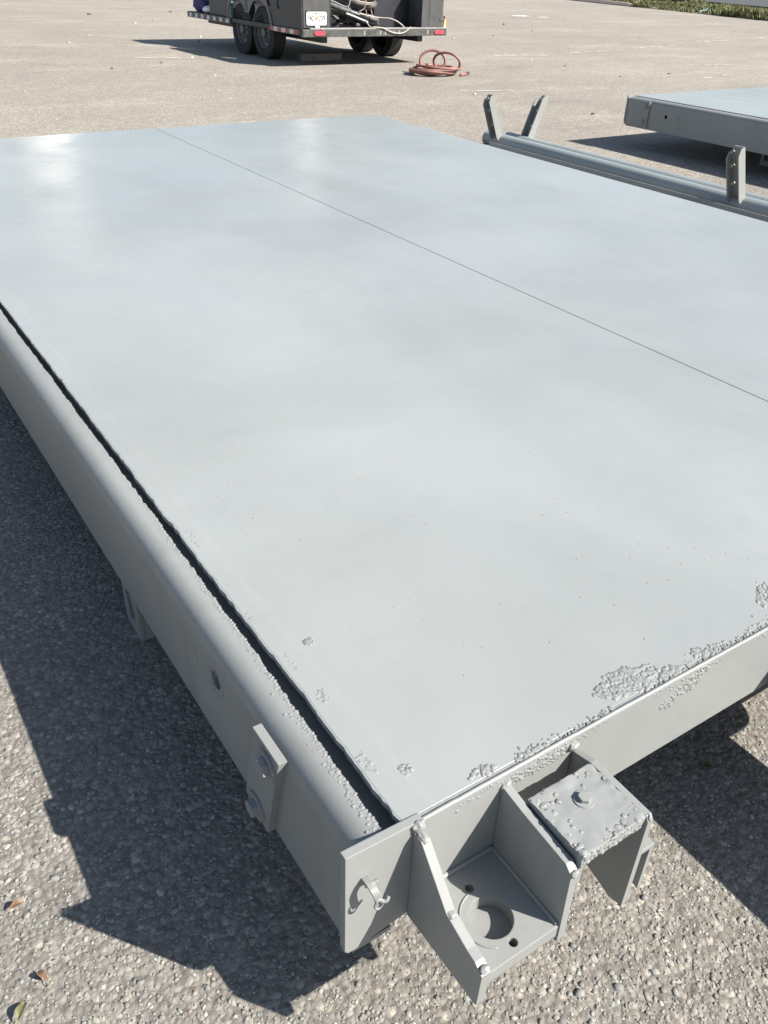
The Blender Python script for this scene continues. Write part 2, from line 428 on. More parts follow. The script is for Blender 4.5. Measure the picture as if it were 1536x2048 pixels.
# worn parking stripes and paint splashes: thin pieces lying on the lot
def stripe(name, p, q, w, seed):
    rnd = random.Random(seed); a, b = Vector(p), Vector(q); d = (b-a).normalized(); nrm = Vector((-d.y, d.x))
    L_, R_ = [], []
    for i in range(9):
        c = a.lerp(b, i/8); L_.append(c+nrm*w*(.5+rnd.uniform(-.2, .15))); R_.append(c-nrm*w*(.5+rnd.uniform(-.2, .15)))
    bm = bmesh.new(); bm.faces.new([bm.verts.new((v.x, v.y, 0.004)) for v in L_+R_[::-1]])
    put(name, bm, M_STRIPE, GROUND)
for i, (p, q, w) in enumerate([((4.48, 13.5), (5.31, 13.19), .11), ((10.45, 12.53), (11.5, 12.31), .10), ((12.13, 12.53), (13.48, 12.74), .11),
        ((14.44, 13.06), (16.1, 13.43), .11), ((17.3, 13.95), (19.1, 14.31), .12), ((20.3, 14.56), (22.2, 15.0), .12), ((8.9, 12.62), (9.71, 12.28), .09),
        ((18.4, 22.3), (18.9, 22.1), .14), ((6.9, 9.0), (7.7, 8.75), .07), ((12.6, 10.4), (13.9, 10.2), .09), ((11.4, 8.9), (12.5, 9.2), .07)]):
    stripe('worn_stripe', p, q, w, i)
def splash(p, rx, ry, seed, name='paint_splash', mat=None):
    rnd = random.Random(seed); bm = bmesh.new(); vs = []
    for i in range(20):
        a = 2*PI*i/20; k = 0.65+0.5*rnd.random()
        vs.append(bm.verts.new((p[0]+rx*k*math.cos(a), p[1]+ry*k*math.sin(a), 0.0085)))
    bm.faces.new(vs); put(name, bm, mat or simple('white_spill', (0.72, 0.70, 0.66), 0.8), GROUND)
splash((19.75, 22.55), .34, .22, 1); splash((20.15, 21.95), .2, .12, 5)
# loose litter
rng = random.Random(9)
C = []; S = []
for k in range(46):
    y = rng.uniform(6.5, 24); x = rng.uniform(0.32*y-1.2, 1.15*y+1.0)
    r = rng.uniform(.008, .02)*(.6+y/18)
    C.append((x, y, r*.3)); S.append((r*rng.uniform(.8, 1.6), r*rng.uniform(.8, 1.6), r*.6))
tn = np.array([(0.6, 0.58, 0.53) if rng.random() < .55 else (0.07, 0.06, 0.055) for _ in C])
tagt(blob_mesh('litter', np.array(C), np.array(S), ICO1, M_STONE, None, tones=tn, jitter=.2, smooth=False),
     'scattered pale and dark specks of litter over the open lot', 'litter')

# exposed aggregate of the old asphalt near the platform (uncountable)
def gravel():
    n = 125000
    u = RNG.random(n)
    X = RNG.uniform(-0.75, 1.75, n); Y = 0.12+3.3*RNG.random(n)**1.35
    keep = ~((X > 0.75) & (Y > 1.15)) & ~((X < -0.45) & (Y < 0.35)) & ~((X > 0.62) & (Y > 2.0))
    X, Y = X[keep], Y[keep]; n = len(X)
    r = np.exp(RNG.normal(math.log(0.0024), 0.36, n))*(1+0.10*Y); r = np.clip(r, 0.0015, 0.0068)
    # patchy wear: fewer big stones in some zones
    pat = np.array([noise.noise(Vector((x*2.4, y*2.4, 3.1))) for x, y in zip(X, Y)])
    r *= np.clip(1+pat*0.55, 0.6, 1.5)
    S = np.stack([r*RNG.uniform(.8, 1.35, n), r*RNG.uniform(.75, 1.2, n), r*RNG.uniform(.35, .62, n)], 1)
    Cc = np.stack([X, Y, r*RNG.uniform(-0.36, 0.02, n)], 1)
    a = RNG.uniform(0, 2*PI, n); tl = RNG.normal(0, .25, n)
    fr = np.zeros((n, 3, 3)); ca, sa, ct, st = np.cos(a), np.sin(a), np.cos(tl), np.sin(tl)
    fr[:, 0, 0] = ca; fr[:, 0, 1] = -sa*ct; fr[:, 0, 2] = sa*st
    fr[:, 1, 0] = sa; fr[:, 1, 1] = ca*ct; fr[:, 1, 2] = -ca*st
    fr[:, 2, 1] = st; fr[:, 2, 2] = ct
    base = np.array((0.36, 0.345, 0.31)); warm = np.array((0.40, 0.345, 0.295)); pale = np.array((0.52, 0.50, 0.45)); dk = np.array((0.27, 0.255, 0.24))
    q = RNG.random((n, 1)); T = np.where(q < .55, base, np.where(q < .74, warm, np.where(q < .86, pale, dk)))
    wz = np.clip((X-0.55)*1.4, 0, 1)[:, None]*0.5*np.clip(0.6+pat[:, None], 0, 1)
    T = T*(1-wz)+T*np.array((1.08, 0.96, 0.92))*wz
    T = T*RNG.uniform(.8, 1.2, (n, 1))*np.array((0.655, 0.69, 0.70))
    o = blob_mesh('loose_aggregate', Cc, S, ICO1, M_STONE, None, frames=fr, jitter=0.22, flat=.62, tones=T, smooth=False)
    tagt(o, 'grey and beige aggregate stones bedded in the asphalt around the platform', 'gravel')
gravel()

# ------------------------------------------------------------------ steel weighbridge platform
PX0, PX1, PY0, PY1, ZT = 0.404, 3.474, 0.5145, 5.381, 0.400
XF = 0.337                                   # outer face of left side channel
ZB = 0.168                                   # its underside
PLAT = root('steel_platform', (0.35, 0.53, 0.0), 'large light grey steel deck platform filling the foreground, lumpy fresh paint along its edges', 'platform', 'grey steel deck platforms on the lot')
def jag(y, amp, seed):
    return amp*(0.6*noise.noise(Vector((y*3.1, seed, 0)))+0.5*noise.noise(Vector((y*16, seed, 2)))+0.45*noise.noise(Vector((y*62, seed, 5))))
def gap_edge(y):
    return 0.381+0.0090*(1-math.exp(-max(0, y-.53)/.22))+0.003*min(1, max(0, (y-.8)/3.5))+jag(y, .0062, 21.0)
def deck_plates():
    xs = 1.889
    ys = np.linspace(PY0+0.012, PY1, 620)
    left = [(PX0+jag(y, .0060, 1.0)+0.001*(y < 0.56), y) for y in ys]
    def plate(edge_l, xr):
        out = [(xr, PY0+0.0127), (xr, PY1)]+[p for p in reversed(edge_l)]
        bm = bmesh.new(); prism(bm, out, ZT-0.010, ZT)
        # subdivide nothing: the sheet is flat, relief comes from the paint
        return put('deck_plate', bm, M_DECK, PLAT)
    plate(left, xs-0.0018)
    plate([(xs+0.0018, PY0+0.0127), (xs+0.0018, PY1)], PX1)
    # thin doubler strip beside the gap
    bm = bmesh.new()
    ys2 = np.linspace(PY0+0.0135, 3.3, 160)
    a = [(PX0+jag(y, .0060, 1.0)+0.003, y) for y in ys2]
    b = [(0.437+0.012*max(0, 1-(y-0.5)/0.5)+jag(y, .004, 9)-0.002*(y > 2), y) for y in ys2]
    va = [bm.verts.new((x, y, ZT+0.0005)) for x, y in a]; vb = [bm.verts.new((x, y, ZT+0.0005)) for x, y in b]
    vc = [bm.verts.new((x+0.018, y, ZT-0.0002)) for x, y in b]; vd = [bm.verts.new((x-0.001, y, ZT-0.0003)) for x, y in a]
    for i in range(len(a)-1):
        bm.faces.new((va[i], va[i+1], vb[i+1], vb[i])); bm.faces.new((vb[i], vb[i+1], vc[i+1], vc[i])); bm.faces.new((vd[i], vd[i+1], va[i+1], va[i]))
    put('doubler_strip', bm, M_DECK, PLAT)
deck_plates()
def side_channel():
    # rounded outer shoulder, ragged inner flange edge; web at x = XF
    R = 0.036; t = 0.009
    outer_p = [(XF, ZB)]+[(XF+R-R*math.cos(a), ZT-0.006-R+R*math.sin(a)) for a in np.linspace(0, PI/2, 11)]
    inner_p = [(XF+R-(R-t)*math.cos(a), ZT-0.006-R+(R-t)*math.sin(a)) for a in np.linspace(PI/2, 0, 8)]+[(XF+t, ZB+t), (XF+.062, ZB+t), (XF+.062, ZB)]
    bm = bmesh.new(); rings = []
    for y in np.linspace(PY0+0.0125, PY1-0.0125, 560):
        f = min(1, max(0, (y-0.5)/4.8)); xe = gap_edge(y)
        prof = outer_p+[(xe-0.003, ZT-0.006), (xe, ZT-0.009), (xe, ZT-0.006-t)]+inner_p
        rings.append([bm.verts.new((x, y, z)) for x, z in prof])
    n = len(rings[0])
    for A, B in zip(rings, rings[1:]):
        for k in range(n): bm.faces.new((A[k], A[(k+1) % n], B[(k+1) % n], B[k]))
    bm.faces.new(rings[0][::-1]); bm.faces.new(rings[-1])
    o = put('side_channel', bm, M_PAINT, PLAT, smooth=0.6)
    cb = bmesh.new(); prism(cb, circle(0.955, 0.318, .0172, 28), XF-.01, XF+.012, 'yz'); cut(o, cb)
    for q in range(1):
        cb = bmesh.new(); prism(cb, circle(4.95, 0.29, .0150, 28), XF-.01, XF+.012, 'yz'); cut(o, cb)
    # painted ledge under the deck plate, seen down the gap
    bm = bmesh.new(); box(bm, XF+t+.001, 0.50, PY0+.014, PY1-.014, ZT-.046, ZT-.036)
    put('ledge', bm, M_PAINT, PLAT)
    bm = bmesh.new(); box(bm, XF+.045, XF+.05, PY0+.014, PY1-.014, ZB+.0095, ZT-.0465); put('hole_shade_sheet', bm, M_DARKIN, PLAT)  # added dark sheet, its colour gives the web holes their shade
    # faint round grind mark
    bm = bmesh.new(); prism(bm, circle(1.045, 0.305, .014, 24), XF-.0006, XF+.002, 'yz'); put('plugged_hole', bm, M_PAINT, PLAT); bm = bmesh.new(); prism(bm, circle(4.83, 0.285, .016, 24), XF-.004, XF+.002, 'yz'); put('plugged_hole', bm, M_PAINT, PLAT)
    bm = bmesh.new(); box(bm, 3.40, 3.462, PY0+.0125, PY1-.0125, ZB, ZT-.0105); put('side_channel', bm, M_PAINT, PLAT)
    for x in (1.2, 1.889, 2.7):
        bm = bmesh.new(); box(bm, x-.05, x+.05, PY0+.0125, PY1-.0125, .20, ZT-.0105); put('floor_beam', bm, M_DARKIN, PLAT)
side_channel()
def end_faces():
    # near end beam: one plate, deeper at the left where it closes the channel
    y0, y1 = PY0, PY0+0.0122
    bm = bmesh.new()
    prism(bm, [(0.4305, ZT-.001), (0.4305, .242), (3.47, .242), (3.47, ZT-.001)], y0, y1, 'xz'); put('end_beam', bm, M_PAINT, PLAT)
    bm = bmesh.new()
    o = [(0.316, 0.4085), (0.430, 0.4025), (0.430, 0.215), (0.36, 0.205), (0.334, 0.199), (0.322, 0.200), (0.317, 0.207)]
    prism(bm, o, y0, y1, 'xz'); put('end_plate', bm, M_PAINT, PLAT)
    # weld bead line along the deck edge
    bm = bmesh.new(); pts = []
    for x in np.linspace(0.425, 3.46, 420):
        pts.append((x, y0+.003+jag(x, .0010, 4), ZT-.0005+jag(x, .0012, 8)))
    tube(bm, pts, 0.0036, 6); put('weld_bead', bm, M_PAINT, PLAT, smooth=9)
    # far end
    bm = bmesh.new(); prism(bm, [(0.4305, ZT-.001), (0.4305, .242), (3.47, .242), (3.47, ZT-.001)], PY1-.0122, PY1, 'xz'); put('end_beam', bm, M_PAINT, PLAT)
    bm = bmesh.new(); prism(bm, [(0.318, .402), (.4305, .402), (.4305, .20), (.318, .20)], PY1-.0122, PY1, 'xz'); put('end_plate', bm, M_PAINT, PLAT)
end_faces()
def hexbolt(parent, c, axis, r=.0135, h=.012, wr=.021, wh=.0035):
    """washer + hex head, built along +x/-x/-y/+z from the plate surface c"""
    bm = bmesh.new(); c = Vector(c); ax = Vector(axis)
    q = Vector((0, 0, 1)).rotation_difference(ax).to_matrix().to_4x4()
    def ring(rad, n, a, b, ph=0.0):
        va = [bm.verts.new((rad*math.cos(ph+2*PI*i/n), rad*math.sin(ph+2*PI*i/n), a)) for i in range(n)]
        vb = [bm.verts.new((rad*math.cos(ph+2*PI*i/n), rad*math.sin(ph+2*PI*i/n), b)) for i in range(n)]
        bm.faces.new(va[::-1]); bm.faces.new(vb)
        for i in range(n): bm.faces.new((va[i], va[(i+1) % n], vb[(i+1) % n], vb[i]))
    ring(wr, 28, -.001, wh); ring(r, 6, wh, wh+h, .35)
    bm.transform(Matrix.Translation(c) @ q)
    return put('bolt', bm, M_PAINT, parent)
def bolt_plate(o, bolts):
    bm = bmesh.new(); prism(bm, o, XF-.0130, XF+.001, 'yz')
    bp = put('bolt_plate', bm, M_PAINT, PLAT)
    for y, z in bolts: hexbolt(bp, (XF-.0130, y, z), (-1, 0, 0), .0155, .0105, .025, .0042)
bolt_plate([(.705, .376), (.786, .376), (.832, .186), (.758, .166)], [(.740, .342), (.789, .198)])
bolt_plate([(5.13, .385), (5.379, .385), (5.379, .180), (5.13, .180)], [(5.175, .345), (5.175, .225)])
def corner_bracket():
    prof = [(PY0-.0005, .388), (.497, .388), (.437, .318), (.393, .303), (.377, .300), (.3625, .290), (.364, .222), (PY0-.0005, .209)]
    bm = bmesh.new(); prism(bm, prof, .4155, .4290, 'yz'); g = put('corner_bracket', bm, M_PAINT, PLAT)
    bm = bmesh.new()
    prism(bm, [(PY0-.0005, .381), (.470, .374), (.388, .367), (.3765, .3565), (.3735, .246), (.3735, .215), (PY0-.0005, .205)], .5605, .5730, 'yz'); put('gusset', bm, M_PAINT, g)
    bm = bmesh.new()
    prism(bm, [(.4295, .3755), (.560, .3755), (.560, PY0-.001), (.4295, PY0-.001)], .226, .250, 'xy',
          [circle(.492, .4320, .0300, 40), circle(.4945, .3905, .0062, 18), circle(.4935, .480, .0062, 18)])
    put('base_plate', bm, M_PAINT, g)
    bm = bmesh.new(); box(bm, .445, .54, .385, .475, .212, .2255); put('socket_floor', bm, M_PAINT, g)
    # ring scribed by an old weld round the socket
    bm = bmesh.new(); pts = [(.492+.0415*math.cos(a), .432+.0415*math.sin(a), .2502) for a in np.linspace(PI*.55, PI*1.35, 40)]
    tube(bm, pts, .0016, 6); put('socket_ring', bm, M_PAINT, g, smooth=9)
    bm = bmesh.new(); tube(bm, [(.4310, y, .2515+.0006*math.sin(y*400)) for y in np.linspace(.378, .512, 50)], .0042, 8); put('weld_bead', bm, M_PAINT, g, smooth=9)
    bm = bmesh.new(); tube(bm, [(.5590, y, .2515) for y in np.linspace(.378, .512, 50)], .0035, 8); put('weld_bead', bm, M_PAINT, g, smooth=9)
    bm = bmesh.new(); tube(bm, [(x, PY0-.002, .2515) for x in np.linspace(.432, .558, 50)], .0042, 8); put('weld_bead', bm, M_PAINT, g, smooth=9)
corner_bracket()
def cover_box():
    bm = bmesh.new()
    # lid sheet with slight lumps, thick front lip
    box(bm, .5765, .6905, .378, .480, .360, .381)
    bmesh.ops.subdivide_edges(bm, edges=bm.edges[:], cuts=20, use_grid_fill=True)
    for v in bm.verts:
        e = min(v.co.x-.5765, .6905-v.co.x, v.co.y-.378, .480-v.co.y)
        k = math.exp(-max(e, 0)/.014)
        d = noise.noise(v.co*105)*.0030*(k+.15)+noise.noise(v.co*34)*.0012
        v.co.z += d; v.co.y += noise.noise(v.co*95+Vector((3, 0, 0)))*.0012*k; v.co.x += noise.noise(v.co*80+Vector((0, 7, 0)))*.0009*k
    cb = put('bearing_cover', bm, M_ROUGHP, PLAT, smooth=0.7)
    bo = hexbolt(cb, (.640, .440, .3792), (0, 0, 1), .0095, .006, .0150, .0030)
    bm = bmesh.new()
    prism(bm, [(PY0-.001, .3815), (PY0-.001, .372), (.480, .381), (.378, .380), (.3735, .372), (.3735, .185), (.395, .178), (PY0-.001, .215)][1:], .6910, .7010, 'yz')
    put('side_leg', bm, M_PAINT, cb)
    bm = bmesh.new(); prism(bm, [(.480, .3595), (.380, .3595), (.380, .320), (.480, .300)], .5768, .5855, 'yz'); put('side_leg', bm, M_PAINT, cb)
    # small channel lug on the outer side of the leg
    bm = bmesh.new()
    box(bm, .7012, .7260, .374, .420, .295, .303); box(bm, .7185, .7260, .374, .420, .205, .2948); box(bm, .7012, .7184, .409, .417, .205, .2948)
    put('channel_lug', bm, M_PAINT, cb)
cover_box()
def hitch_pin():
    bm = bmesh.new()
    pts = spline([(.344, PY0+.001, .352), (.344, PY0-.012, .353), (.345, PY0-.022, .349), (.348, PY0-.025, .338), (.351, PY0-.024, .322)], 6)
    for dx in (-.0035, -.001, .0015, .004): tube(bm, [p+Vector((dx, 0, 0)) for p in pts], .0017, 8)
    tube(bm, [(.338, PY0-.010, .350), (.355, PY0-.014, .354)], .0026, 8)
    tube(bm, spline([(.351, PY0-.026, .330), (.358, PY0-.030, .330), (.362, PY0-.028, .334)], 4), .0026, 8)
    ring = [(.349+.006*math.cos(a), PY0-.027, .326+.009*math.sin(a)) for a in np.linspace(0, 2*PI, 16, endpoint=False)]
    tube(bm, ring, .0016, 6, closed=True)
    put('retaining_pin', bm, M_PAINT, PLAT, smooth=0.8)
hitch_pin()
def feet():
    for (x0, y0) in ((.354, 1.462), (.80, 4.2), (3.20, 1.30), (3.20, 4.2)):
        bm = bmesh.new()
        prism(bm, [(y0, .0), (y0+.09, .0), (y0+.10, ZB-.001), (y0-.005, ZB-.001)], x0, x0+.010, 'yz', [[(y0+.02, .045), (y0+.06, .03), (y0+.07, .10), (y0+.045, .125)]])
        f = put('support_foot', bm, M_PAINT, PLAT)
        bm = bmesh.new(); box(bm, x0+.0105, x0+.12, y0, y0+.010, .0, ZB-.001); put('web_plate', bm, M_PAINT, f)
        bm = bmesh.new(); box(bm, x0+.0105, x0+.12, y0+.0105, y0+.089, .0, .012); put('foot_plate', bm, M_PAINT, f)
    # coupling arm reaching out of the near end beam further right, with its round eye
    bm = bmesh.new(); box(bm, 1.215, 1.425, -.55, PY0-.0006, .215, .325, .002); a = put('coupling_arm', bm, M_PAINT, PLAT)
    bm = bmesh.new()
    prism(bm, [(1.4262, .30), (1.4262, .47)]+[(1.53+.055*math.cos(t), .385+.085*math.sin(t)) for t in np.linspace(PI*.5, -PI*.5, 14)], .290, .310, 'xy', [circle(1.53, .385, .022, 18)])
    put('coupling_eye', bm, M_PAINT, a)
feet()
def lumps():
    """paint-covered weld spatter: clusters along the plate edges"""
    C, S, NRM = [], [], []
    rnd = random.Random(21)
    def top(x, y, r): r *= 0.98; C.append((x, y, ZT-r*.08)); S.append((r, r*rnd.uniform(.7, 1.3), r*rnd.uniform(.24, .38)))
    def face(x, z, r): r *= 0.95; C.append((x, PY0+r*.1, z)); S.append((r, r*rnd.uniform(.3, .5), r*rnd.uniform(.8, 1.2)))
    def clus(cx, cy, rx, ry, n, r0=.0022, r1=.0042, ang=0.0):
        for _ in range(n):
            a = rnd.random()*2*PI; k = math.sqrt(rnd.random())*(0.75+0.35*noise.noise(Vector((math.cos(a)*2, math.sin(a)*2, cx*30))))
            u, v = rx*k*math.cos(a), ry*k*math.sin(a)
            x = cx+u*math.cos(ang)-v*math.sin(ang); y = cy+u*math.sin(ang)+v*math.cos(ang)
            if y < PY0+.002 or x < PX0+.006: continue
            top(x, y, rnd.uniform(r0, r1))
    clus(.835, .552, .082, .032, 560); clus(.905, .530, .035, .016, 120)
    clus(.760, .522, .03, .010, 30); clus(1.005, .528, .045, .015, 80); clus(.985, .540, .022, .012, 40)
    for x in np.arange(.60, 1.9, .0042):
        w = .010+.009*noise.noise(Vector((x*9, 3, 1)))
        if noise.noise(Vector((x*7, 0, 4))) > -.25 or x > .88:
            for _ in range(2): top(x+rnd.uniform(-.003, .003), PY0+.003+abs(rnd.gauss(0, w)), rnd.uniform(.0016, .0034))
    clus(1.205, .578, .05, .016, 110, ang=.5); clus(1.42, .56, .05, .02, 100); clus(.545, .536, .030, .010, 50); clus(.62, .526, .04, .008, 50)
    clus(.467, .879, .012, .010, 45, .0018, .003); clus(.428, .765, .012, .022, 75, .002, .0036); clus(.418, .628, .010, .030, 75, .002, .0036)
    clus(.455, .592, .013, .013, 75, .0018, .003); clus(.414, .98, .008, .03, 40, .0016, .003); clus(.422, 1.235, .010, .05, 70, .0016, .003)
    clus(.420, .85, .009, .03, 60, .0016, .003); clus(.42, 1.09, .008, .04, 40, .0014, .0026)
    for _ in range(70): clus(rnd.uniform(.5, 1.3), rnd.uniform(.6, 1.6), .002, .002, 1, .0012, .0022)
    for _ in range(60): top(rnd.uniform(.6, 3.2), rnd.uniform(1.2, 4.8), rnd.uniform(.0012, .0024))
    # near face
    def fclus(cx, cz, rx, rz, n, r0=.0018, r1=.0034):
        for _ in range(n):
            a = rnd.random()*2*PI; k = math.sqrt(rnd.random()); x = cx+rx*k*math.cos(a); z = cz+rz*k*math.sin(a)
            if z < ZT-.002: face(x, z, rnd.uniform(r0, r1))
    fclus(.94, .372, .028, .017, 130); fclus(.90, .355, .020, .013, 80); fclus(.965, .388, .025, .010, 60)
    for x in np.arange(.45, 1.8, .005):
        if noise.noise(Vector((x*8, 2, 9))) > -.1: face(x, ZT-.004-abs(rnd.gauss(0, .006)), rnd.uniform(.0014, .003))
    fclus(.625, .381, .060, .012, 230, .0016, .0032)
    # inner rim of the side channel flange
    for y in np.arange(.53, 3.4, .0020):
        f = max(.12, 1-(y-.5)/1.9)
        if noise.noise(Vector((y*5, 5, 0))) < -.16-.2*f: continue
        xe = gap_edge(y)
        for _ in range(2):
            r = rnd.uniform(.0011, .0027)*(.5+.5*f); C.append((xe-.002-abs(rnd.gauss(0, .006*f)), y+rnd.uniform(-.002, .002), ZT-.0066)); S.append((r*1.4, r*1.2, r*.42))
    for _ in range(230):
        e = rnd.random()
        if e < .45: x, y, z, sc = rnd.uniform(.578, .689), .3776, rnd.uniform(.361, .380), (1, .35, .9)
        elif e < .62: x, y, z, sc = rnd.uniform(.578, .689), .379+abs(rnd.gauss(0, .009)), .3810, (1.2, 1.2, .24)
        elif e < .80: x, y, z, sc = rnd.uniform(.578, .689), .479-abs(rnd.gauss(0, .014)), .3810, (1.2, 1.2, .24)
        else: x, y, z, sc = .578+abs(rnd.gauss(0, .008)), rnd.uniform(.38, .478), .3810, (1.2, 1.2, .24)
        r = rnd.uniform(.0016, .0042); C.append((x, y+(.0006 if sc[1] < 1 else 0), z-(.0006 if sc[2] < 1 else 0))); S.append((r*sc[0], r*sc[1]*rnd.uniform(.7, 1.2), r*sc[2]))
    for _ in range(70):
        a = rnd.random()*2*PI; k = .0185+abs(rnd.gauss(0, .006)); r = rnd.uniform(.0009, .0022)
        C.append((XF-r*.05, .955+k*1.2*math.cos(a), .318+k*math.sin(a)-(.012*rnd.random() if rnd.random() < .5 else 0))); S.append((r*.45, r, r))
    o = blob_mesh('paint_blister', np.array(C), np.array(S), ICO2, M_PAINT, PLAT, jitter=.06)
    # paint-covered weld lumps at the joints
    def weld(x, y, z, r, sx=1.0, sy=1.0, sz=1.0):
        bm = bmesh.new(); bmesh.ops.create_icosphere(bm, subdivisions=4, radius=1)
        o = Vector((x*70, y*70, z*70))
        for v in bm.verts:
            d = 1+.30*noise.noise(v.co*1.4+o)+.10*noise.noise(v.co*3.2+o); v.co = Vector((x+v.co.x*r*sx*d, y+v.co.y*r*sy*d, z+v.co.z*r*sz*d))
        put('weld_lump', bm, M_PAINT, PLAT, smooth=9)
    weld(.4222, PY0-.0015, .3965, .0088, 1.1, .8, 1.0); weld(.4222, .503, .3875, .0062, 1.05, 1.5, .6); weld(.690, PY0-.001, .382, .0080, 1.2, .8, .9)
    weld(.567, PY0-.001, .379, .0070, 1.2, .7, .9); weld(.4222, .3665, .296, .0058, 1.2, .9, .7); weld(.696, .3775, .373, .0052, .9, 1, 1.4)
    weld(.5665, .3765, .357, .0050, 1.3, .8, 1.0); weld(.4222, .437, .3165, .0052, 1.3, 1.8, .45)
lumps()
# second platform, parked to the right: a copy of the first with all its parts
P2 = copy_tree(PLAT)
P2.location = Vector(PLAT.location)+Vector((5.795, .112, 0))
P2['label'] = 'second grey steel deck platform, cut off at the right, shaded side and corner showing'

# ------------------------------------------------------------------ pipe guide rails lying between the platforms
def make_leg(parent, base, tilt, side, s=1.0):
    """bent channel post: web faces -x, flanges towards +x"""
    L_, w, d, t = .392, .094, .060, .008
    bm = bmesh.new()
    hol = [circle(w*.28, z, .0075, 12) for z in (.36, .27, .15)]+[circle(-w*.3, z, .0075, 12) for z in (.33, .22)]
    web = [(-w/2, .02), (w/2, .02), (w/2, L_-.03), (w/2-.022, L_), (-w/2, L_)]
    prism(bm, web, d-t, d, 'yz', hol)
    for yy, top in ((-w/2, L_), (w/2-t, L_-.03)):
        prism(bm, [(d-t, .0), (d-t, top), (d*.4, top), (0, top-.035), (0, .060), (d*.5, -.01), (d-t, -.01)], yy, yy+t, 'xz')
    prism(bm, [(d-t, -.055), (d-t, .0198), (d, .0198), (d, -.055)], -w/2, w/2, 'xz')
    bm.transform(Matrix.Translation(base) @ Matrix.Rotation(tilt, 4, 'Y') @ Matrix.Translation((-.060 if side < 0 else -.02, 0, 0)))
    return put('leg', bm, M_LEG, parent)
def rail(x, y1, y0, z, tilt, legs, label):
    r = root('guide_rail', (x, y1, 0), label, 'rail', 'pipe guide rails lying by the deck')
    bm = bmesh.new(); n = 28
    outer_c = circle(x, z, .057, n); inner_c = circle(x, z, .051, n)
    prism(bm, outer_c, y0, y1, 'xz', [inner_c]); put('pipe', bm, M_PIPE, r, smooth=0.6)
    bm = bmesh.new(); prism(bm, circle(x, z, .0508, n), y1-.03, y1-.022, 'xz'); put('end_cap', bm, M_PIPE, r)
    if tilt < 0:
        bm = bmesh.new(); box(bm, x-.185, x-.135, y0, y1-.25, .028, .034); box(bm, x-.185, x-.179, y0, y1-.25, .0342, .078); put('base_angle', bm, M_PIPE, r)
        for yl in legs:
            bm = bmesh.new(); box(bm, x-.1345, x-.02, yl-.03, yl+.03, .0285, .0335); put('tie_strap', bm, M_LEG, r)
    for y in legs: make_leg(r, Vector((x, y, z)), tilt, -1 if tilt < 0 else 1)
    return r
rail(5.02, 5.99, -.6, .059, -.40, (5.82, 3.42, 1.02), 'nearer grey pipe rail, its channel legs leaning up and left beside the deck')
rail(5.140, 5.86, -.6, .059, .38, (5.66, 2.92, .60), 'farther grey pipe rail, its legs leaning right, mostly behind the nearer rail')

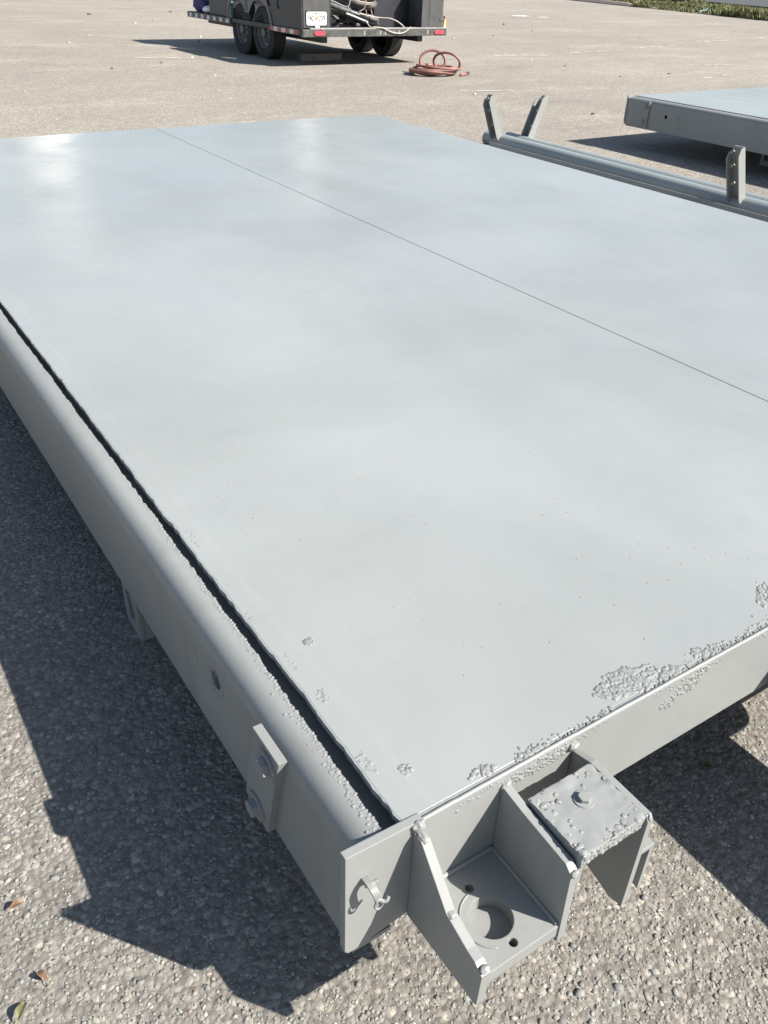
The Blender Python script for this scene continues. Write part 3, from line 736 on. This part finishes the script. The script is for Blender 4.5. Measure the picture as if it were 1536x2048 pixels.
# ------------------------------------------------------------------ equipment trailer
TX0, TX1, TY = 6.27, 8.705, 11.56
TR = root('equipment_trailer', (7.48, 13.2, 0), 'black tandem axle equipment trailer with open rear, grey bumper and red lights', 'trailer')
def trailer():
    def P(name, mat, *boxes, parent=TR, bev=.004, **k):
        bm = bmesh.new()
        for b in boxes: box(bm, *b, bev)
        return put(name, bm, mat, parent, **k)
    bmp = P('bumper', M_BUMPER, (TX0, TX1, TY, TY+.07, .382, .472))
    P('deck_lip', M_LIP, (TX0+.12, TX1-.002, TY-.004, TY+.12, .4725, .487), bev=.002)
    P('floor', M_BLACK, (TX0+.012, TX1-.012, TY+.071, 15.63, .41, .4715))
    for x in (6.62, 8.25): P('chassis_beam', M_BLACK, (x, x+.09, TY+.1, 15.6, .30, .409))
    # oval tail lights
    for x in (6.53, 8.565):
        bm = bmesh.new(); o = [(x+.085*math.copysign(abs(math.cos(a))**.55, math.cos(a)), .428+.027*math.copysign(abs(math.sin(a))**.6, math.sin(a))) for a in np.linspace(0, 2*PI, 28, endpoint=False)]
        prism(bm, o, TY-.012, TY-.0005, 'xz'); put('tail_light', bm, M_RED, TR)
    # body: left corner post, right cabinet, roof-less bay with dark liner between
    P('corner_post', M_GREYP, (6.305, 6.715, TY+.045, TY+.075, .488, .93))
    P('side_panel', M_NAVY, (6.275, 6.3045, TY+.05, 12.53, .4725, .93))
    P('side_panel', M_NAVY, (6.285, 6.3045, 12.535, 13.86, .70, 1.02))
    P('inner_wall', M_NAVY, (6.73, 6.76, TY+.08, 12.6, .4725, .93))
    P('bulkhead', M_NAVY, (6.31, 8.26, 12.62, 12.66, .4725, 1.1))
    P('machine_housing', M_NAVY, (7.66, 8.268, 11.95, 12.615, .4725, .852))
    P('housing_rim', M_LIP, (8.20, 8.262, 11.935, 11.9495, .835, .852), bev=.001)
    P('cabinet', M_GREYP, (8.272, 8.655, TY+.045, 12.9, .488, 1.02))
    P('front_body', M_BLACK, (6.42, 8.55, 14.3, 15.05, .4725, 1.35))
    P('front_box', M_NAVY, (6.33, 6.40, 13.95, 14.82, .4725, .85))
    P('green_post', M_GREENP, (6.275, 6.325, 13.88, 13.94, .47, .95))
    P('lamp_bracket', M_BUMPER, (8.656, 8.735, TY+.10, TY+.16, .60, .635))
    bm = bmesh.new()
    prism(bm, [(8.668, .4875), (8.712, .4875), (8.700, .60), (8.684, .60)], TY+.03, TY+.06, 'xz'); put('marker_post', bm, M_YELLOW, TR)
    P('marker_lens', M_RED, (8.686, 8.70, TY+.0295, TY+.055, .601, .625), bev=.001)
    for z in (.56, .84): P('hinge', M_BUMPER, (8.60, 8.664, TY+.038, TY+.0445, z, z+.05), bev=.002)
    P('door_seam', M_BLACK, (8.40, 8.406, TY+.0425, TY+.0445, .50, 1.0), bev=0)
    # door hardware on the side panel
    P('latch', M_BUMPER, (6.262, 6.2745, 12.30, 12.335, .70, .80), (6.255, 6.2745, 12.27, 12.35, .68, .70), bev=.002)
    # reflective tape on the side rails
    P('side_rail', M_BUMPER, (6.262, 6.281, TY+.075, 12.46, .395, .468)); P('side_rail', M_BUMPER, (6.262, 6.301, 13.90, 15.62, .39, .4715))
    for i, y in enumerate(np.arange(TY+.13, 12.44, .122)):
        P('reflective_tape', M_TAPEW if i % 2 else M_TAPER, (6.2595, 6.2618, y, y+.118, .405, .458), bev=0)
    for i, y in enumerate(np.arange(13.95, 15.6, .245)):
        P('reflective_tape', M_TAPEW, (6.2595, 6.2618, y, y+.11, .40, .455), bev=0)
    # tandem fender: a teardrop skirt of grey steel
    W1, W2, wr = 12.92, 13.66, .34
    bm = bmesh.new()
    outer_l = [(12.46, .455), (12.52, .60), (12.62, .76), (12.72, .80), (13.80, .80), (13.90, .74), (13.98, .60), (14.02, .40)]
    inner_l = [(13.98, .40), (13.945, .58), (13.86, .70), (13.68, .745), (13.52, .735), (13.40, .66), (13.35, .585), (13.22, .575), (13.15, .655), (13.04, .735), (12.82, .755), (12.66, .70), (12.555, .58), (12.50, .455)]
    prism(bm, outer_l+inner_l, 6.262, 6.272, 'yz'); fd = put('fender', bm, M_FENDER, TR)
    P('fender_top', M_FENDER, (6.2725, 6.62, 12.6, 13.76, .79, .80), parent=fd)
    bm = bmesh.new()
    for yy in (13.26, 13.305):
        prism(bm, [(yy, .60), (yy+.02, .60), (yy+.02, .74), (yy, .74)], 6.2585, 6.2618, 'yz')
    prism(bm, [(13.24, .655), (13.34, .655), (13.34, .675), (13.24, .675)], 6.2575, 6.2584, 'yz')
    put('emblem', bm, M_INK, fd)
    for y in (W1, W2):
        for xc, s in ((6.445, -1), (8.53, 1)):
            bm = bmesh.new()
            pr = [(.21, s*.085), (.225, s*.108), (.30, s*.112), (.345, s*.098), (wr, s*.07), (wr+.002, s*.03), (wr, 0), (wr+.002, -s*.03), (wr, -s*.07), (.345, -s*.098), (.30, -s*.112), (.225, -s*.108), (.21, -s*.085), (.21, s*.085)]
            lathe_x(bm, pr, (xc, y, wr), 40); w = put('wheel', bm, M_TYRE, TR, smooth=0.7)
            bm = bmesh.new(); lathe_x(bm, [(.212, s*.09), (.205, s*.10), (.190, s*.085), (.175, s*.05), (.14, s*.045), (.10, s*.07), (.065, s*.075), (.060, s*.105), (0, s*.108)], (xc, y, wr), 32)
            rm = put('rim', bm, M_RIM, w, smooth=0.5)
            for k in range(8 if s < 0 else 0):
                a = 2*PI*k/8
                bm = bmesh.new(); prism(bm, circle(y+.095*math.cos(a), wr+.095*math.sin(a), .010, 6), xc+s*.066, xc+s*.085, 'yz'); put('lug_nut', bm, M_INK, w)
                bm = bmesh.new(); prism(bm, circle(y+.155*math.cos(a+.39), wr+.155*math.sin(a+.39), .019, 10), xc+s*.044, xc+s*.0475, 'yz'); put('vent_hole', bm, M_INK, w)
        bm = bmesh.new(); tube(bm, [(6.5, y, wr), (8.48, y, wr)], .045, 10); put('axle', bm, M_BLACK, TR)
    # licence plate
    pl = bmesh.new(); o = []
    x0, x1, z0, z1, r = 6.352, 6.662, .522, .680, .018
    for cx, cz, a0 in ((x1-r, z1-r, 0), (x0+r, z1-r, PI/2), (x0+r, z0+r, PI), (x1-r, z0+r, 1.5*PI)):
        o += [(cx+r*math.cos(a0+t), cz+r*math.sin(a0+t)) for t in np.linspace(0, PI/2, 6)]
    prism(pl, o, TY+.036, TY+.0395, 'xz'); lp = put('licence_plate', pl, M_WHITE, TR)
    P('plate_frame', M_BLACK, (x0-.012, x1+.012, TY+.040, TY+.0445, z0-.012, z1+.012), bev=0)
    yt = TY+.0352
    text('plate_number', '84D', .092, (6.418, yt, .602), M_INK, lp, .62, .0026); text('plate_number', 'DVR', .092, (6.594, yt, .602), M_INK, lp, .62, .0026)
    text('plate_state', 'FLORIDA', .026, (6.490, yt, .660), M_INK, lp, 1.2, .0008); text('plate_motto', 'SUNSHINE STATE', .022, (6.507, yt, .537), M_INK, lp, 1.0, .0006)
    bm = bmesh.new(); prism(bm, circle(6.496, .598, .020, 18), yt-.0006, yt+.0004, 'xz'); prism(bm, circle(6.517, .606, .016, 18), yt-.0011, yt-.0007, 'xz'); put('orange_print', bm, M_ORANGE, lp)
    bm = bmesh.new(); prism(bm, [(6.488, .628), (6.505, .640), (6.520, .632), (6.506, .622)], yt-.0016, yt-.0012, 'xz'); put('leaf_print', bm, M_LEAFPR, lp)
    bm = bmesh.new(); box(bm, 6.614, 6.642, yt-.0006, yt+.0004, .648, .672); put('sticker', bm, M_YSTICK, lp)
    bm = bmesh.new(); box(bm, 6.585, 6.598, yt-.0006, yt+.0004, .650, .668); put('sticker', bm, M_INK, lp)
    P('plate_lamp', M_WHITE, (6.475, 6.535, TY+.010, TY+.036, .492, .514), bev=.003)
    bm = bmesh.new(); tube(bm, [(6.53, TY+.005, .49), (6.56, TY-.006, .478), (6.57, TY-.005, .465)], .006, 6); put('lamp_wire', bm, M_LIP, TR, smooth=9)
    # scratches where paint is worn off the bumper
    for x in (7.25, 7.52, 7.60, 7.75, 7.84, 8.35):
        P('scuff', M_LIP, (x, x+.02+.012*random.random(), TY-.0012, TY-.0002, .402, .455), bev=0)
trailer()
# cables, hoses and cords carried in the open bay: each a thing of its own
def strand(name, runs, mat, label, cat, group=None, n=10):
    bm = bmesh.new()
    for pts, r in runs: tube(bm, spline(pts, 8), r, n)
    p0 = runs[0][0][0]
    return tagt(put(name, bm, mat, None, smooth=9, base=(p0[0], p0[1], .4725)), label, cat, group)
Yh = 11.80
strand('cable_bundle', [([(6.78, 11.98, .80), (6.93, 11.92, .745), (7.1, 11.85, .69), (7.3, Yh, .635), (7.50, Yh, .585), (7.63, 11.82, .575)], .034),
                        ([(6.9, 11.95, .72), (7.1, 11.88, .665), (7.3, 11.84, .60), (7.5, 11.84, .545), (7.66, 11.86, .55)], .040),
                        ([(7.2, 12.0, .69), (7.35, 11.95, .66), (7.5, 11.9, .62), (7.63, 11.92, .60)], .026),
                        ([(7.45, 11.9, .535), (7.58, 11.86, .525), (7.68, 11.86, .52)], .026)], M_HOSEB,
       'thick grey black cable bundle sagging low across the trailer bay', 'cable', 'cables in the trailer bay')
strand('cable_bundle', [([(7.12, 11.95, .86), (7.28, 11.88, .79), (7.42, 11.84, .755), (7.56, 11.84, .745), (7.62, 11.88, .77)], .042),
                        ([(7.05, 12.0, .83), (7.25, 11.95, .75), (7.45, 11.92, .71), (7.6, 11.95, .72)], .034),
                        ([(7.3, 11.9, .85), (7.45, 11.86, .83), (7.62, 11.9, .84)], .03)], M_HOSEB,
       'upper coil of grey black cables hanging above the sagging bundle', 'cable', 'cables in the trailer bay')
rh = random.Random(17)
runs = []
for k in range(7):
    x0 = 6.80+.08*rh.random(); z0 = .50+.30*rh.random(); x1 = 7.55+.10*rh.random(); z1 = .50+.30*rh.random(); dy = 12.05+.35*rh.random(); sg = rh.uniform(.03, .16)
    runs.append(([(x0, dy, z0), (x0+.2, dy-.05, z0-sg*.6), ((x0+x1)/2, dy-.08, (z0+z1)/2-sg), (x1-.15, dy-.04, z1-sg*.5), (x1, dy, z1)], rh.uniform(.014, .03)))
strand('hose_tangle', runs, M_HOSEB, 'tangle of dark hoses deep inside the trailer bay behind the cable bundle', 'hoses', 'cables in the trailer bay')
strand('bare_pipe', [([(7.06, 11.74, .655), (7.2, 11.72, .613), (7.40, 11.70, .548)], .013)], M_SILVER, 'short bright silver pipe slanting under the cable bundle', 'pipe')
strand('pale_cord', [([(7.28, 11.75, .66), (7.45, 11.74, .625), (7.6, 11.72, .605), (7.74, 11.64, .598), (7.86, 11.60, .555), (7.96, 11.59, .49)], .0075),
                     ([(7.36, 11.70, .575), (7.375, 11.60, .50), (7.44, 11.555, .497), (7.56, 11.548, .485), (7.66, 11.542, .45), (7.76, 11.54, .425), (7.87, 11.54, .42), (7.96, 11.545, .445), (8.045, 11.55, .495)], .0075)],
       M_CORD, 'thin pale cord looping down over the trailer rear bumper', 'cord')
strand('peach_cord', [([(7.18, 11.78, .845), (7.30, 11.77, .80), (7.42, 11.76, .785), (7.52, 11.76, .785)], .008), ([(7.40, 11.74, .63), (7.39, 11.74, .70)], .006), ([(7.50, 11.74, .62), (7.475, 11.74, .70)], .007)],
       M_CORDO, 'peach coloured cord tied round the upper cable coil', 'cord')
strand('grey_cord', [([(7.10, 11.7, .86), (7.085, 11.7, .76), (7.04, 11.72, .735), (6.90, 11.8, .79), (6.78, 11.86, .83)], .009), ([(7.06, 11.71, .74), (7.15, 11.74, .68), (7.28, 11.74, .64)], .010),
                    ([(7.37, 11.72, .82), (7.35, 11.72, .72), (7.27, 11.73, .68)], .006)], simple('grey_cord', (.24, .25, .26), .6), 'thin grey cord strung from the post to the cable bundle', 'cord')
def sack():
    bm = bmesh.new(); bmesh.ops.create_icosphere(bm, subdivisions=3, radius=1)
    for v in bm.verts:
        d = 1+.22*noise.noise(v.co*2.2); v.co = Vector((v.co.x*.13*d, v.co.y*.16*d, v.co.z*.14*d))+Vector((6.40, 15.30, .60))
    tagt(put('cloth_bag', bm, M_PURPLE, None, smooth=9, base=(6.40, 15.30, .4725)), 'dark purple cloth bag on the front corner of the trailer deck', 'bag')
    bm = bmesh.new(); bmesh.ops.create_icosphere(bm, subdivisions=3, radius=1)
    for v in bm.verts:
        d = 1+.2*noise.noise(v.co*2+Vector((4, 4, 0))); v.co = Vector((v.co.x*.11*d, v.co.y*.17*d, v.co.z*.055*d))+Vector((6.42, 15.03, .527))
    tagt(put('white_rag', bm, M_WHITE, None, smooth=9, base=(6.42, 15.03, .4725)), 'crumpled white rag beside the purple bag on the trailer deck', 'rag')
sack()
bm = bmesh.new(); box(bm, 6.72, 7.40, 12.42, 12.56, 0, .10, .006)
tagt(put('timber_block', bm, M_WOOD, None, base=(7.06, 12.49, 0)), 'weathered timber block on the ground in the shade by the trailer wheels', 'block')

# ------------------------------------------------------------------ red hose coil
def hose_coil():
    cx, cy, r0 = 7.74, 10.46, .017
    h = root('rubber_hose', (cx, cy, 0), 'dusty red rubber hose coiled on the asphalt with two loops standing up', 'hose')
    bm = bmesh.new(); rnd = random.Random(5); pts = []
    for turn in range(7):
        R_ = .21+.085*rnd.random(); ox, oy = rnd.uniform(-.07, .04), rnd.uniform(-.05, .05); tilt = rnd.uniform(0, .30); td = rnd.uniform(2.2, 4.2)
        for i in range(28):
            a = 2*PI*i/28
            rr = R_*(1+.05*math.sin(2*a+turn))
            z = r0+.010*turn+tilt*rr*.25*(1+math.cos(a-td))
            pts.append((cx+ox+rr*1.15*math.cos(a), cy+oy+rr*math.sin(a), z))
    # smooth the jumps between turns
    q = [Vector(p) for p in pts]
    for _ in range(3): q = [q[0]]+[(q[i-1]+q[i]*2+q[i+1])/4 for i in range(1, len(q)-1)]+[q[-1]]
    tube(bm, q, r0, 8)
    def loop(c, R1, R2, ax, lean, lo=.02):
        u = Vector((math.cos(ax), math.sin(ax), 0)); v = Vector((-math.sin(ax)*math.sin(lean), math.cos(ax)*math.sin(lean), math.cos(lean)))
        tube(bm, [Vector(c)+u*R1*math.cos(t)+v*(R2*math.sin(t)) for t in np.linspace(0, 2*PI, 36, endpoint=False)], r0, 8, closed=True)
    loop((cx+.02, cy+.12, .155), .175, .135, -.5, .35)
    loop((cx+.16, cy-.02, .145), .19, .140, -.95, -.45)
    loop((cx-.17, cy-.03, .05), .17, .10, -.3, 1.25)
    put('hose', bm, M_HOSER, h, smooth=9)
    bm = bmesh.new(); tube(bm, [(cx+.38, cy-.20, .02), (cx+.43, cy-.17, .024)], .024, 8); tube(bm, [(cx+.43, cy-.17, .024), (cx+.46, cy-.155, .024)], .016, 8)
    put('hose_fitting', bm, M_BRASS, h, smooth=.6)
    bm = bmesh.new(); tube(bm, spline([(cx+.22, cy-.27, .018), (cx+.30, cy-.24, .018), (cx+.38, cy-.20, .02)], 5), r0, 8); put('hose_end', bm, M_HOSER, h, smooth=9)
hose_coil()

# ------------------------------------------------------------------ fallen leaves
def leaf(p, ang, ln, wd, mat, label, curl=.006, stem=True):
    bm = bmesh.new(); n = 8; rows = []
    for i in range(n+1):
        t = i/n; w = wd*math.sin(PI*(t*.92+.04))**.8; z = .009+curl*math.sin(PI*t)
        rows.append([bm.verts.new((ln*(t-.5), s*w, z+(abs(s)*curl*.9))) for s in (-.5, -.25, 0, .25, .5)])
    for A, B in zip(rows, rows[1:]):
        for k in range(4): bm.faces.new((A[k], A[k+1], B[k+1], B[k]))
    bmesh.ops.solidify(bm, geom=bm.faces[:], thickness=.0006)
    if stem: tube(bm, [(-ln*.5, 0, .010), (-ln*.72, .001, .012), (-ln*.95, .004, .010)], .0007, 5)
    bm.transform(Matrix.Translation((p[0], p[1], 0)) @ Matrix.Rotation(ang, 4, 'Z'))
    tagt(put('fallen_leaf', bm, mat, None, smooth=.9, base=(p[0], p[1], 0)), label, 'leaf', 'fallen leaves on the asphalt')
leaf((-.033, .953), .05, .023, .0115, M_LEAFO, 'dry orange leaf left of the tip of the platform shadow', stem=False)
leaf((-.028, .818), 2.0, .021, .0105, M_LEAFO, 'dry orange leaf with a dark stem near the lower left corner')
leaf((-.067, .782), .9, .026, .012, M_LEAFG, 'yellow green leaf at the bottom left edge')
leaf((1.161, .545), -.6, .030, .018, M_LEAFB, 'olive brown leaf lying in the shadow under the end beam', stem=False)

# ------------------------------------------------------------------ far edge things
def barrier():
    r = root('concrete_barrier', (28.0, 34.4, 0), 'low pale concrete barrier block at the far edge of the lot, top centre', 'barrier')
    bm = bmesh.new()
    d = Vector((4.3, .25)); a = Vector((26.0, 34.2))
    prism(bm, [(0, 0), (.5, 0), (.42, .12), (.2, .3), (.2, .8), (.0, .8)], 0, 1, 'xz')
    bm.free(); bm = bmesh.new()
    prof = [(0, .03), (.55, .03), (.55, .14), (.38, .30), (.34, .80), (.21, .80), (.17, .30), (0, .14)]
    prism(bm, [(34.2+y, z) for y, z in prof], 26.0, 31.2, 'yz'); b = put('barrier_body', bm, M_CONC, r)
    bm = bmesh.new(); box(bm, 31.2005, 31.9, 34.22, 34.7, 0, .16, .02); put('end_block', bm, M_KERB, r)
    bm = bmesh.new(); box(bm, 26.1, 31.1, 34.25, 34.65, 0, .0299); put('base_skid', bm, M_KERB, r)
barrier()
for i, (x, y, m, lab) in enumerate([(30.15, 24.35, M_GREENP, 'discarded dull green length of hose lying at the grass edge')]):
    bm = bmesh.new(); tube(bm, spline([(x, y, .05), (x+.5, y+.1, .08), (x+1.3, y+.6, .10), (x+2.4, y+.9, .12)], 6), .045, 8)
    tagt(put('old_hose', bm, m, None, smooth=9, base=(x, y, 0)), lab, 'hose')

# ------------------------------------------------------------------ beyond the lot: what the glossy deck mirrors
def tree(x, y, h, seed, label):
    r = root('tree', (x, y, 0), label, 'tree', 'trees beyond the lot')
    rnd = random.Random(seed); bm = bmesh.new()
    tube(bm, spline([(x, y, 0), (x+.15, y, h*.25), (x-.1, y+.2, h*.5), (x+.1, y, h*.8)], 5), [.30-.24*i/15 for i in range(16)], 8)
    tips = []
    for k in range(9):
        a = rnd.random()*2*PI; z0 = h*rnd.uniform(.3, .6); l = h*rnd.uniform(.18, .32)
        e = Vector((x+math.cos(a)*l, y+math.sin(a)*l, z0+l*rnd.uniform(.5, 1.2))); tips.append(e)
        tube(bm, spline([(x, y, z0), ((x+e.x)/2, (y+e.y)/2, z0+(e.z-z0)*.35), e[:]], 4), [.11-.008*i for i in range(9)], 6)
    put('trunk', bm, simple('bark', (.10, .08, .06), .9), r, smooth=9)
    V, F, T = [], [], []
    for c in range(70):
        t = rnd.choice(tips); cc = Vector((x, y, h*.62)).lerp(t, rnd.uniform(.4, 1.25))+Vector((rnd.gauss(0, 1), rnd.gauss(0, 1), rnd.gauss(0, 1)))*h*.05
        tone = rnd.uniform(.7, 1.5)
        for q in range(42):
            d = Vector((rnd.gauss(0, 1), rnd.gauss(0, 1), rnd.gauss(0, .7)))*h*.042; p = cc+d
            u = Vector((rnd.gauss(0, 1), rnd.gauss(0, 1), rnd.gauss(0, 1))).normalized(); w = u.orthogonal().normalized()
            s_ = .17; i = len(V); V += [p-u*s_, p+w*s_*.5, p+u*s_, p-w*s_*.5]; F.append((i, i+1, i+2, i+3))
            T += [Vector((.12, .15, .06))*tone]*4
    o3 = Vector((x, y, 0)); me = bpy.data.meshes.new('crown'); me.from_pydata([(v-o3)[:] for v in V], [], F)
    at = me.color_attributes.new('tone', 'FLOAT_COLOR', 'POINT'); at.data.foreach_set('color', np.array([(*t, 1) for t in T], np.float32).ravel())
    link_mesh('crown', me, M_GRASS, r)
bm = bmesh.new(); prism(bm, circle(27.0, 50.5, 1.1, 28), 0, 9.6, 'xy')
r2 = root('storage_tank', (27.0, 50.5, 0), 'slim white storage tank by the trees beyond the lot, only mirrored in the deck', 'tank')
put('tank_shell', bm, simple('cream_tank_paint', (.78, .78, .74), .5, var=.05, scale=1), r2, smooth=.6)
bm = bmesh.new(); lathe_x(bm, [(0, 0), (1.12, 0), (1.12, .12), (.6, .35), (0, .4)], (0, 0, 0), 28); bm.transform(Matrix.Translation((27.0, 50.5, 9.61)) @ Matrix.Rotation(-PI/2, 4, 'Y')); put('tank_cap', bm, M_WHITE, r2, smooth=.5)
tree(29.6, 51.0, 12.5, 1, 'broad leafy tree beyond the lot, only mirrored in the deck')
tree(33.5, 50.0, 13.5, 2, 'taller leafy tree beyond the lot, only mirrored in the deck')
def silo():
    r = root('storage_tank', (13.6, 61.0, 0), 'tall white storage tank beyond the lot, only mirrored in the deck', 'tank')
    bm = bmesh.new(); n = 40
    for z0, z1, rr in ((0, 10.2, 2.1), (10.5, 12.2, 2.1)): prism(bm, circle(13.6, 61, rr, n), z0, z1, 'xy')
    put('tank_shell', bm, simple('white_tank_paint', (.80, .80, .78), .5, var=.04, scale=1), r, smooth=.6)
    bm = bmesh.new(); prism(bm, circle(13.6, 61, 2.02, n), 10.2005, 10.4995, 'xy'); put('tank_band', bm, M_KERB, r)
silo()
